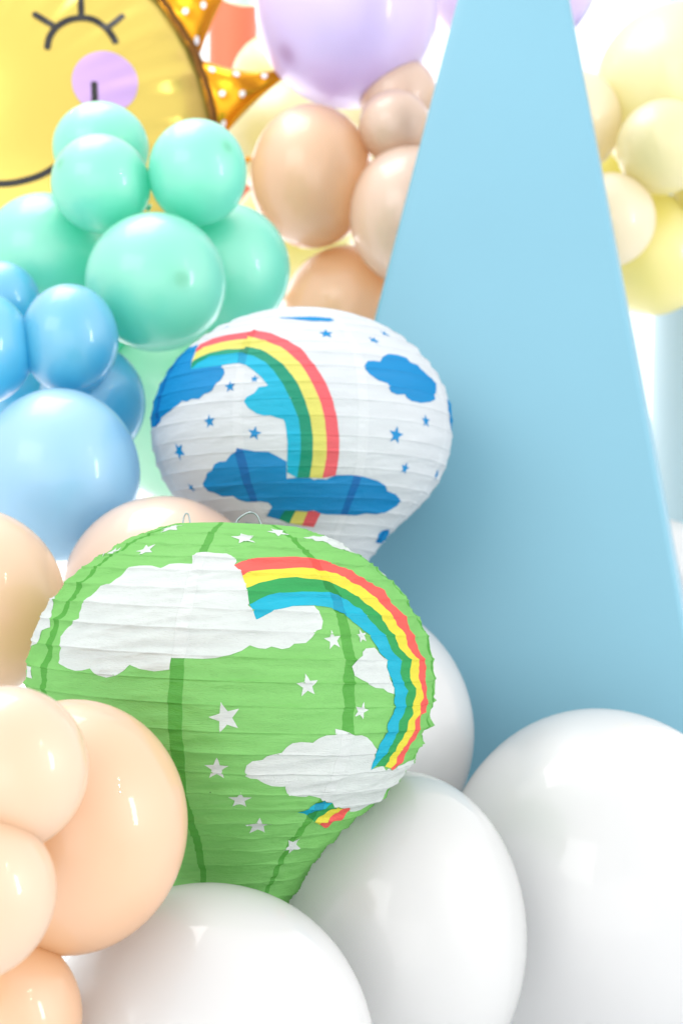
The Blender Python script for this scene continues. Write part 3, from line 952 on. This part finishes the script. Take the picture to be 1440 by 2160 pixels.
GREEN_PRINT = [
    ('cloud', 'white', 0, [(-0.2004,0.3706),(-0.2699,0.3743),(-0.3378,0.3716),(-0.392,0.3655),(-0.4133,0.3737),(-0.447,0.3836),(-0.5028,0.3879),(-0.5498,0.3854),(-0.5787,0.3803),(-0.6019,0.375),(-0.6446,0.3792),(-0.6909,0.3805),(-0.7509,0.3778),(-0.8092,0.3731),(-0.8366,0.3697),(-0.8441,0.3561),(-0.8202,0.3459),(-0.8515,0.3343),(-0.8648,0.3263),(-0.846,0.3157),(-0.8125,0.3059),(-0.7689,0.2925),(-0.7944,0.2807),(-0.7822,0.2623),(-0.7577,0.244),(-0.7216,0.2312),(-0.6603,0.227),(-0.6495,0.2068),(-0.6244,0.1833),(-0.5495,0.179),(-0.4593,0.1795),(-0.3897,0.1836),(-0.3464,0.1726),(-0.2798,0.1686),(-0.2038,0.1667),(-0.214,0.1535),(-0.2062,0.1386),(-0.1283,0.1357),(-0.0435,0.1377),(0.0398,0.1433),(0.0726,0.1539),(0.0785,0.1631),(0.063,0.1718),(0.0957,0.182),(0.1126,0.1975),(0.1287,0.2069),(0.1357,0.2249),(0.1305,0.2274),(0.1452,0.237),(0.1456,0.2556),(0.1378,0.2584),(0.1632,0.2677),(0.1736,0.2794),(0.1776,0.2847),(0.2222,0.2769),(0.2765,0.2678),(0.3516,0.2605),(0.4809,0.2571),(0.4989,0.2682),(0.5075,0.2854),(0.491,0.3),(0.4619,0.3028),(0.436,0.3144),(0.4039,0.3234),(0.3469,0.3252),(0.3237,0.3315),(0.2906,0.334),(0.2426,0.33),(0.2157,0.334),(0.1841,0.3333),(0.1463,0.3282),(0.1111,0.3376),(0.06,0.3456),(-0.0011,0.3505),(-0.0626,0.3524),(-0.1147,0.3524),(-0.1968,0.3524)]),
    ('cloud', 'white', 0, [(-1.3756,0.2502),(-1.2107,0.2575),(-1.1656,0.2744),(-1.0296,0.2963),(-1.0184,0.3115),(-1.1035,0.3189),(-1.1321,0.332),(-1.119,0.3423),(-1.4718,0.3548),(-1.7176,0.335),(-1.7226,0.2899),(-1.6544,0.273)]),
    ('cloud', 'white', 0, [(-1.2901,0.3837),(-1.1196,0.3831),(-1.1055,0.4018),(-1.2794,0.4025)]),
    ('cloud', 'white', 0, [(0.7865,0.0669),(0.9747,0.0599),(1.1107,0.0607),(1.4619,0.05),(1.4723,0.0646),(1.4821,0.0792),(1.4905,0.0975),(1.4986,0.1123),(1.5027,0.1119),(1.1841,0.1106),(1.0855,0.1031),(1.0061,0.1004),(0.994,0.0895),(0.8676,0.0828),(0.7975,0.0745)]),
    ('cloud', 'white', 0, [(0.7008,0.3375),(0.7261,0.3317),(0.7803,0.3304),(0.801,0.3348),(0.8191,0.3438),(0.8391,0.3517),(0.8417,0.3634),(0.8582,0.3781),(0.8614,0.3849),(0.8919,0.3978),(0.8839,0.4074),(0.8449,0.404),(0.8158,0.3979),(0.7653,0.3965),(0.7211,0.3904),(0.6797,0.3826),(0.6468,0.3758),(0.6284,0.3615),(0.6528,0.351),(0.6937,0.3444)]),
    ('cloud', 'white', 0, [(0.1445,0.5314),(0.1509,0.5216),(0.1767,0.5147),(0.2225,0.5125),(0.2396,0.5056),(0.271,0.5009),(0.3061,0.4989),(0.3225,0.4905),(0.353,0.483),(0.3914,0.4812),(0.4493,0.4828),(0.4749,0.4744),(0.5087,0.4702),(0.5507,0.4692),(0.5486,0.46),(0.5852,0.4627),(0.6261,0.4671),(0.6592,0.4721),(0.7047,0.4728),(0.745,0.4779),(0.7836,0.4868),(0.8211,0.499),(0.8163,0.5075),(0.8426,0.5224),(0.8506,0.5387),(0.8859,0.535),(0.9318,0.5334),(0.9682,0.5423),(0.9955,0.5397),(1.0553,0.5478),(1.1068,0.54),(1.1657,0.5387),(1.4265,0.536),(1.4482,0.5474),(1.408,0.5659),(1.3754,0.5834),(1.3724,0.6052),(1.2806,0.6223),(1.1919,0.6372),(1.1042,0.6461),(0.9619,0.6442),(0.8779,0.6244),(0.8384,0.6276),(0.7672,0.6201),(0.7294,0.6181),(0.6944,0.6082),(0.6364,0.6019),(0.6258,0.598),(0.6062,0.5981),(0.5846,0.5916),(0.506,0.5848),(0.4925,0.5882),(0.4416,0.5859),(0.4062,0.5839),(0.3742,0.5767),(0.356,0.5648),(0.3575,0.5623),(0.3265,0.5621),(0.2833,0.5606),(0.2454,0.5556),(0.223,0.5502),(0.2072,0.546),(0.1727,0.5449),(0.149,0.5404)]),
    ('rainbow_stripe', 'coral', 1, [(0.0629,0.1712),(0.1108,0.1617),(0.2145,0.1487),(0.3231,0.1447),(0.4998,0.1426),(0.6342,0.1467),(0.6871,0.15),(0.7532,0.1606),(0.8681,0.167),(0.8949,0.1835),(0.9629,0.2029),(1.0805,0.2222),(1.0738,0.2464),(1.1441,0.2713),(1.141,0.2995),(1.1609,0.3232),(1.1862,0.3443),(1.2359,0.3694),(1.1778,0.3909),(1.2063,0.4055),(1.2677,0.425),(1.2484,0.4451),(1.1756,0.4475),(1.1852,0.4642),(1.1883,0.4887),(1.1351,0.5055),(1.1352,0.5235),(1.1398,0.5318),(1.0512,0.5464),(1.0148,0.5403),(1.0522,0.5311),(1.0432,0.5205),(1.0596,0.5032),(1.1123,0.4832),(1.1104,0.4562),(1.1622,0.4431),(1.1335,0.4283),(1.1842,0.4192),(1.1316,0.4022),(1.1118,0.3799),(1.1304,0.362),(1.0606,0.3309),(1.0427,0.3057),(1.0136,0.2905),(1.0016,0.268),(0.94,0.2409),(0.8907,0.2184),(0.8025,0.2045),(0.7237,0.1886),(0.635,0.1779),(0.5828,0.1726),(0.4997,0.1713),(0.298,0.178),(0.1648,0.1893),(0.1126,0.1975)]),
    ('rainbow_stripe', 'yellow', 1, [(0.1126,0.1975),(0.1648,0.1893),(0.298,0.178),(0.4997,0.1713),(0.5828,0.1726),(0.635,0.1779),(0.7237,0.1886),(0.8025,0.2045),(0.8907,0.2184),(0.94,0.2409),(1.0016,0.268),(1.0136,0.2905),(1.0427,0.3057),(1.0606,0.3309),(1.1304,0.362),(1.1118,0.3799),(1.1316,0.4022),(1.1842,0.4192),(1.1335,0.4283),(1.1622,0.4431),(1.1104,0.4562),(1.1123,0.4832),(1.0596,0.5032),(1.0432,0.5205),(1.0522,0.5311),(1.0148,0.5403),(0.9505,0.5347),(0.9751,0.5263),(0.9628,0.518),(0.9774,0.503),(1.0282,0.4831),(1.0319,0.4544),(1.0698,0.4431),(1.0525,0.4267),(1.0845,0.4104),(1.0284,0.3828),(1.0363,0.3571),(0.9665,0.3243),(0.9317,0.3054),(0.9118,0.2872),(0.8841,0.2649),(0.7747,0.2347),(0.6972,0.215),(0.6349,0.2069),(0.5378,0.2021),(0.4276,0.1993),(0.3178,0.2033),(0.2125,0.2138),(0.1337,0.2262)]),
    ('rainbow_stripe', 'leaf', 1, [(0.1337,0.2262),(0.2125,0.2138),(0.3178,0.2033),(0.4276,0.1993),(0.5378,0.2021),(0.6349,0.2069),(0.6972,0.215),(0.7747,0.2347),(0.8841,0.2649),(0.9118,0.2872),(0.9317,0.3054),(0.9665,0.3243),(1.0363,0.3571),(1.0284,0.3828),(1.0845,0.4104),(1.0525,0.4267),(1.0698,0.4431),(1.0319,0.4544),(1.0282,0.4831),(0.9774,0.503),(0.9628,0.518),(0.9751,0.5263),(0.9505,0.5347),(0.8713,0.5323),(0.8972,0.5206),(0.9137,0.5013),(0.9577,0.4834),(0.955,0.4528),(0.9918,0.4395),(0.9784,0.4234),(0.9951,0.404),(0.9444,0.3799),(0.9466,0.3544),(0.8882,0.324),(0.8587,0.3033),(0.8036,0.2798),(0.7557,0.2609),(0.6895,0.245),(0.6371,0.2375),(0.5985,0.232),(0.5069,0.2284),(0.4374,0.2279),(0.3473,0.2325),(0.2495,0.2383),(0.1923,0.2472),(0.1467,0.2568)]),
    ('rainbow_stripe', 'blue', 1, [(0.1467,0.2568),(0.1923,0.2472),(0.2495,0.2383),(0.3473,0.2325),(0.4374,0.2279),(0.5069,0.2284),(0.5985,0.232),(0.6371,0.2375),(0.6895,0.245),(0.7557,0.2609),(0.8036,0.2798),(0.8587,0.3033),(0.8882,0.324),(0.9466,0.3544),(0.9444,0.3799),(0.9951,0.404),(0.9784,0.4234),(0.9918,0.4395),(0.955,0.4528),(0.9577,0.4834),(0.9137,0.5013),(0.8972,0.5206),(0.8713,0.5323),(0.845,0.5392),(0.8408,0.5224),(0.8164,0.5053),(0.8395,0.4932),(0.8698,0.4814),(0.8695,0.4571),(0.8941,0.4397),(0.8827,0.4161),(0.8944,0.3988),(0.8659,0.383),(0.8448,0.3654),(0.8396,0.3507),(0.8031,0.3318),(0.7651,0.3075),(0.7255,0.2971),(0.6729,0.2824),(0.621,0.2696),(0.5811,0.2598),(0.4813,0.2567),(0.3642,0.2599),(0.2825,0.2677),(0.2281,0.2758),(0.1776,0.2847)]),
    ('rainbow_stripe', 'blue', 1, [(0.4942,0.6299),(0.6226,0.5985),(0.6452,0.6046),(0.6991,0.6084),(0.5827,0.6419)]),
    ('rainbow_stripe', 'leaf', 1, [(0.5827,0.6419),(0.6991,0.6084),(0.727,0.617),(0.7672,0.6201),(0.6645,0.6574)]),
    ('rainbow_stripe', 'yellow', 1, [(0.6645,0.6574),(0.7672,0.6201),(0.7964,0.6275),(0.8286,0.6278),(0.7526,0.6678),(0.7593,0.6745)]),
    ('rainbow_stripe', 'coral', 1, [(0.7617,0.6753),(0.7526,0.6678),(0.8286,0.6278),(0.8716,0.6242),(0.9381,0.6382),(0.8626,0.6866)]),
]
GREEN_STARS = [(0.0481, 0.4425, 0.01102, -17), (0.4025, 0.391, 0.00829, -8), (0.0138, 0.5286, 0.00857, 0), (0.1333, 0.5941, 0.00839, 0), (0.2742, 0.6652, 0.00991, -4), (0.6476, 0.7307, 0.00785, 30), (0.5453, 0.3179, 0.00714, -8), (0.7172, 0.3104, 0.00528, -10), (0.684, 0.4329, 0.00653, 12), (1.5193, 0.1834, 0.00659, 20), (0.1401, 0.0828, 0.00957, -12), (0.5314, 0.0487, 0.00873, -15), (-0.7773, 0.0396, 0.01061, 40), (-0.6365, 0.1322, 0.0082, 35), (-1.0677, 0.1368, 0.00845, 35)]
WHITE_PRINT = [
    ('cloud', 'sky', 0, [(-0.9358,0.2043),(-1.3036,0.1948),(-1.39,0.223),(-1.5963,0.244),(-1.5045,0.284),(-1.6425,0.298),(-1.6687,0.3293),(-1.7041,0.3769),(-1.5206,0.3989),(-1.1765,0.4112),(-1.1074,0.4035),(-1.088,0.3946),(-0.9332,0.385),(-0.8613,0.3762),(-0.8192,0.3684),(-0.7651,0.3721),(-0.7272,0.3677),(-0.6611,0.3705),(-0.6204,0.3612),(-0.5791,0.3591),(-0.5558,0.3551),(-0.5324,0.3435),(-0.5347,0.3383),(-0.5093,0.3329),(-0.4827,0.3169),(-0.4879,0.3086),(-0.5189,0.2947),(-0.6531,0.2933),(-0.8082,0.2901),(-0.8688,0.2497),(-0.8833,0.2301)]),
    ('rainbow_stripe', 'rose', 1, [(-0.886,0.2247),(-0.9013,0.205),(-0.7799,0.1941),(-0.6187,0.1906),(-0.4094,0.1928),(-0.3731,0.1915),(-0.3621,0.1889),(-0.2884,0.1938),(-0.2037,0.2023),(-0.1395,0.215),(-0.0556,0.2364),(0.0242,0.2576),(0.1186,0.3098),(0.1782,0.3517),(0.2145,0.3905),(0.2415,0.4338),(0.2553,0.477),(0.2611,0.5184),(0.252,0.5594),(0.1613,0.5661),(0.1806,0.5187),(0.1766,0.4773),(0.1646,0.4341),(0.1419,0.3966),(0.1046,0.361),(0.0511,0.3198),(0.012,0.2974),(-0.051,0.2744),(-0.1123,0.2527),(-0.2101,0.235),(-0.3003,0.221),(-0.3979,0.2059),(-0.3895,0.2174),(-0.484,0.2148),(-0.6325,0.2159),(-0.7802,0.2266),(-0.858,0.2388)]),
    ('rainbow_stripe', 'lemon', 1, [(-0.858,0.2388),(-0.7802,0.2266),(-0.6325,0.2159),(-0.484,0.2148),(-0.3895,0.2174),(-0.3979,0.2059),(-0.3003,0.221),(-0.2101,0.235),(-0.1123,0.2527),(-0.051,0.2744),(0.012,0.2974),(0.0511,0.3198),(0.1046,0.361),(0.1419,0.3966),(0.1646,0.4341),(0.1766,0.4773),(0.1806,0.5187),(0.1613,0.5661),(0.0741,0.5643),(0.092,0.5186),(0.0926,0.4715),(0.0773,0.4284),(0.0473,0.3907),(0.0106,0.3571),(-0.0278,0.333),(-0.0893,0.303),(-0.1706,0.2785),(-0.2527,0.2576),(-0.3726,0.2442),(-0.3827,0.2515),(-0.5242,0.2475),(-0.6748,0.2503),(-0.7702,0.2576),(-0.8323,0.2678)]),
    ('rainbow_stripe', 'jade', 1, [(-0.8323,0.2678),(-0.7702,0.2576),(-0.6748,0.2503),(-0.5242,0.2475),(-0.3827,0.2515),(-0.3726,0.2442),(-0.2527,0.2576),(-0.1706,0.2785),(-0.0893,0.303),(-0.0278,0.333),(0.0106,0.3571),(0.0473,0.3907),(0.0773,0.4284),(0.0926,0.4715),(0.092,0.5186),(0.0741,0.5643),(-0.0123,0.5639),(0.0108,0.5213),(0.0173,0.4945),(0.0165,0.4626),(0.0077,0.4309),(-0.0044,0.4194),(-0.0348,0.3913),(-0.0857,0.3525),(-0.148,0.3184),(-0.2083,0.2952),(-0.2962,0.2752),(-0.3792,0.2662),(-0.5037,0.2656),(-0.6523,0.2644),(-0.7601,0.2752),(-0.8082,0.2901)]),
    ('rainbow_stripe', 'cyan', 1, [(-0.8082,0.2901),(-0.7601,0.2752),(-0.6523,0.2644),(-0.5037,0.2656),(-0.3792,0.2662),(-0.2962,0.2752),(-0.2083,0.2952),(-0.148,0.3184),(-0.0857,0.3525),(-0.0348,0.3913),(-0.0044,0.4194),(0.0077,0.4309),(0.0165,0.4626),(0.0173,0.4945),(0.0108,0.5213),(-0.0123,0.5639),(-0.0778,0.5519),(-0.0725,0.5213),(-0.0635,0.4834),(-0.0674,0.4602),(-0.0753,0.4394),(-0.0842,0.4313),(-0.1255,0.4274),(-0.1573,0.4223),(-0.2026,0.4216),(-0.2484,0.4162),(-0.3013,0.4023),(-0.3284,0.3876),(-0.3083,0.3774),(-0.2681,0.3712),(-0.2551,0.3667),(-0.2359,0.3574),(-0.1897,0.3563),(-0.1766,0.3549),(-0.2264,0.3326),(-0.2793,0.3155),(-0.3351,0.3016),(-0.3921,0.2932),(-0.5189,0.2947),(-0.6531,0.2933)]),
    ('cloud', 'sky', 2, [(-0.3966,0.489),(-0.267,0.4992),(-0.1885,0.5014),(-0.1329,0.5132),(-0.0766,0.5253),(-0.0858,0.5662),(-0.0223,0.5637),(0.0771,0.5654),(0.104,0.5705),(0.1355,0.5682),(0.1948,0.5702),(0.25,0.5589),(0.3586,0.5584),(0.464,0.5612),(0.585,0.5702),(0.6696,0.581),(0.7222,0.5971),(0.8311,0.6038),(0.9408,0.6198),(0.9564,0.6359),(0.8686,0.6546),(0.7645,0.6672),(0.6509,0.6667),(0.548,0.6751),(0.3858,0.6732),(0.2359,0.6702),(0.1851,0.6678),(0.12,0.658),(0.0532,0.6616),(-0.0137,0.6584),(-0.1331,0.6555),(-0.2108,0.6847),(-0.3213,0.6726),(-0.2383,0.6435),(-0.2611,0.6317),(-0.32,0.6254),(-0.4416,0.6255),(-0.5011,0.6184),(-0.5447,0.6062),(-0.6489,0.6058),(-0.7003,0.5933),(-0.7554,0.5851),(-0.7688,0.5658),(-0.7134,0.5536),(-0.6785,0.5411),(-0.6223,0.5353),(-0.5872,0.5216),(-0.5389,0.5168),(-0.4916,0.517),(-0.4482,0.504),(-0.4004,0.4965)]),
    ('rainbow_stripe', 'jade', 1, [(-0.2108,0.6847),(-0.1311,0.6517),(-0.0259,0.6526),(-0.1125,0.6961)]),
    ('rainbow_stripe', 'lemon', 1, [(-0.1125,0.6961),(-0.0259,0.6526),(0.0731,0.6579),(0.0082,0.7053)]),
    ('rainbow_stripe', 'rose', 1, [(0.0082,0.7053),(0.0731,0.6579),(0.1897,0.663),(0.1357,0.7112)]),
    ('cloud', 'sky', 0, [(0.4454,0.3053),(0.48,0.2901),(0.5272,0.2876),(0.5782,0.2888),(0.6157,0.2742),(0.6771,0.263),(0.7685,0.2613),(0.856,0.2666),(0.8729,0.2765),(0.9516,0.2804),(1.0023,0.2959),(1.0648,0.31),(1.136,0.3215),(1.0904,0.3455),(1.0345,0.3548),(1.0533,0.3634),(0.974,0.374),(0.867,0.3809),(0.7783,0.3797),(0.7392,0.3735),(0.7255,0.3654),(0.6585,0.3686),(0.6137,0.3638),(0.5979,0.3534),(0.5976,0.344),(0.5314,0.338),(0.4717,0.325),(0.4497,0.3138)]),
    ('cloud', 'sky', 0, [(-0.1997,0.125),(-0.0583,0.1257),(0.1414,0.1233),(0.3153,0.1267),(0.3634,0.1373),(0.2913,0.1488),(0.1304,0.1485),(0.0087,0.1415),(-0.1214,0.1319)]),
    ('cloud', 'sky', 0, [(1.5784,0.3487),(1.3033,0.3504),(1.291,0.38),(1.3712,0.4076),(1.4378,0.4202),(1.7416,0.4174),(1.6358,0.3766)]),
    ('cloud', 'sky', 0, [(1.1495,0.7517),(1.0725,0.7311),(1.0972,0.7161),(1.2208,0.7093),(1.4572,0.7219),(1.4143,0.7521)]),
]
WHITE_STARS = [(-0.4261, 0.351, 0.00539, -5), (-0.2655, 0.3369, 0.0038, 0), (-0.5681, 0.4252, 0.00609, -5), (-0.2665, 0.4592, 0.00623, 15), (-0.8833, 0.4816, 0.00832, -25), (-0.9238, 0.5731, 0.00513, -20), (0.2257, 0.2071, 0.00639, 0), (0.6178, 0.2193, 0.00554, 30), (0.8365, 0.1802, 0.00565, 30), (0.6481, 0.4609, 0.00816, 8), (0.9104, 0.4207, 0.00602, 0), (0.7905, 0.5347, 0.00575, 10), (1.2654, 0.5361, 0.00575, 25), (-0.7715, 0.1433, 0.00425, 0), (-0.5695, 0.6984, 0.00419, 0)]

SEAM_G, SEAM_W = R_(-9.5), R_(-21.5)
INK_G = {
    'paper': (srgb(124, 189, 104), 1.65, 0.9, 0.34, 0.8),
    'white': (srgb(205, 210, 210), 0.85, 0.6, 0.30, 0.5),
    'coral': (srgb(218, 86, 79), 1.25, 0.7, 0.2, 0.0),
    'yellow': (srgb(208, 197, 59), 1.2, 0.6, 0.2, 0.0),
    'leaf': (srgb(37, 144, 75), 1.35, 0.8, 0.2, 0.0),
    'blue': (srgb(0, 158, 185), 1.35, 0.8, 0.2, 0.0),
}
INK_W = {
    'paper': (srgb(203, 208, 212), 0.85, 0.6, 0.30, 0.0),
    'sky': (srgb(0, 127, 185), 1.4, 0.9, 0.22, 0.0),
    'cyan': (srgb(0, 163, 195), 1.4, 0.9, 0.22, 0.0),
    'rose': (srgb(214, 88, 96), 1.2, 0.7, 0.22, 0.0),
    'lemon': (srgb(204, 199, 100), 1.2, 0.7, 0.22, 0.0),
    'jade': (srgb(0, 134, 104), 1.35, 0.8, 0.22, 0.0),
}
MG = {k: paper_mat('green_lantern_' + k, v[0], SEAM_G, v[1], v[2], v[3], v[4]) for k, v in INK_G.items()}
MW = {k: paper_mat('white_lantern_' + k, v[0], SEAM_W, v[1], v[2], v[3], v[4]) for k, v in INK_W.items()}


def rim(lan):
    h, r = prof(0.0)
    r *= 0.975
    ring = [(r * lan.R * math.sin(a), -r * lan.R * math.cos(a), h * lan.R - 0.0012) for a in [2 * math.pi * i / 48 for i in range(48)]]
    lan.wire('rim_wire', ring, 0.0008, closed=True)
    h, r = prof(1.0)
    ring = [(r * lan.R * math.sin(a), -r * lan.R * math.cos(a), h * lan.R) for a in [2 * math.pi * i / 48 for i in range(48)]]
    lan.wire('rim_wire', ring, 0.0008, closed=True)


g = Lantern('paper_lantern', (-0.0843, 1.1000, 0.9728), 0.156, -3.5, 1.5, SEAM_G, 3.1,
            'bright green paper hot-air-balloon lantern printed with white clouds, stars and a rainbow',
            0.0012, 1.0, dent=[(R_(86), 0.485, 0.16, 0.022, 0.0075), (R_(90), 0.43, 0.15, 0.012, 0.004)])
g.shell(MG['paper'])
for nm, colr, lay, poly in GREEN_PRINT:
    g.patch(nm, poly, lay, MG[colr])
for (th, s, rad, rot) in GREEN_STARS:
    g.star(th, s, rad, rot, 0, MG['white'])
rim(g)
g.wire('hanger_wire', spline([(-.0430, .005, .108), (-.0422, .005, .1218), (-.0400, .005, .1257), (-.0375, .005, .1218), (-.0365, .005, .108)]), 0.0007)
g.wire('hanger_wire', spline([(-.002, .005, .106), (-.001, .005, .1190), (.0028, .005, .1243), (.0096, .005, .1277), (.0148, .005, .1256), (.0175, .005, .1205), (.0181, .005, .1188)]), 0.0007)
# wire frame that spreads the lantern, standing inside it
for sx in (-1, 1):
    g.wire('frame_wire', spline([(sx * .0385, .004, .116), (sx * .030, .004, .05), (sx * .030, .004, -.12), (sx * .034, .004, -.216)]), 0.0009)

w = Lantern('paper_lantern', (-0.0411, 1.4850, 1.1886), 0.1562, -4.5, -1.0, SEAM_W, 11.7,
            'white paper hot-air-balloon lantern printed with blue clouds, blue stars and a rainbow',
            0.0009, 0.45)
w.shell(MW['paper'])
for nm, colr, lay, poly in WHITE_PRINT:
    w.patch(nm, poly, lay, MW[colr])
for (th, s, rad, rot) in WHITE_STARS:
    w.star(th, s, rad * 1.14, rot, 0, MW['sky'])
rim(w)
for sx in (-1, 1):
    w.wire('frame_wire', spline([(sx * .0385, .004, .116), (sx * .030, .004, .05), (sx * .030, .004, -.12), (sx * .034, .004, -.216)]), 0.0009)
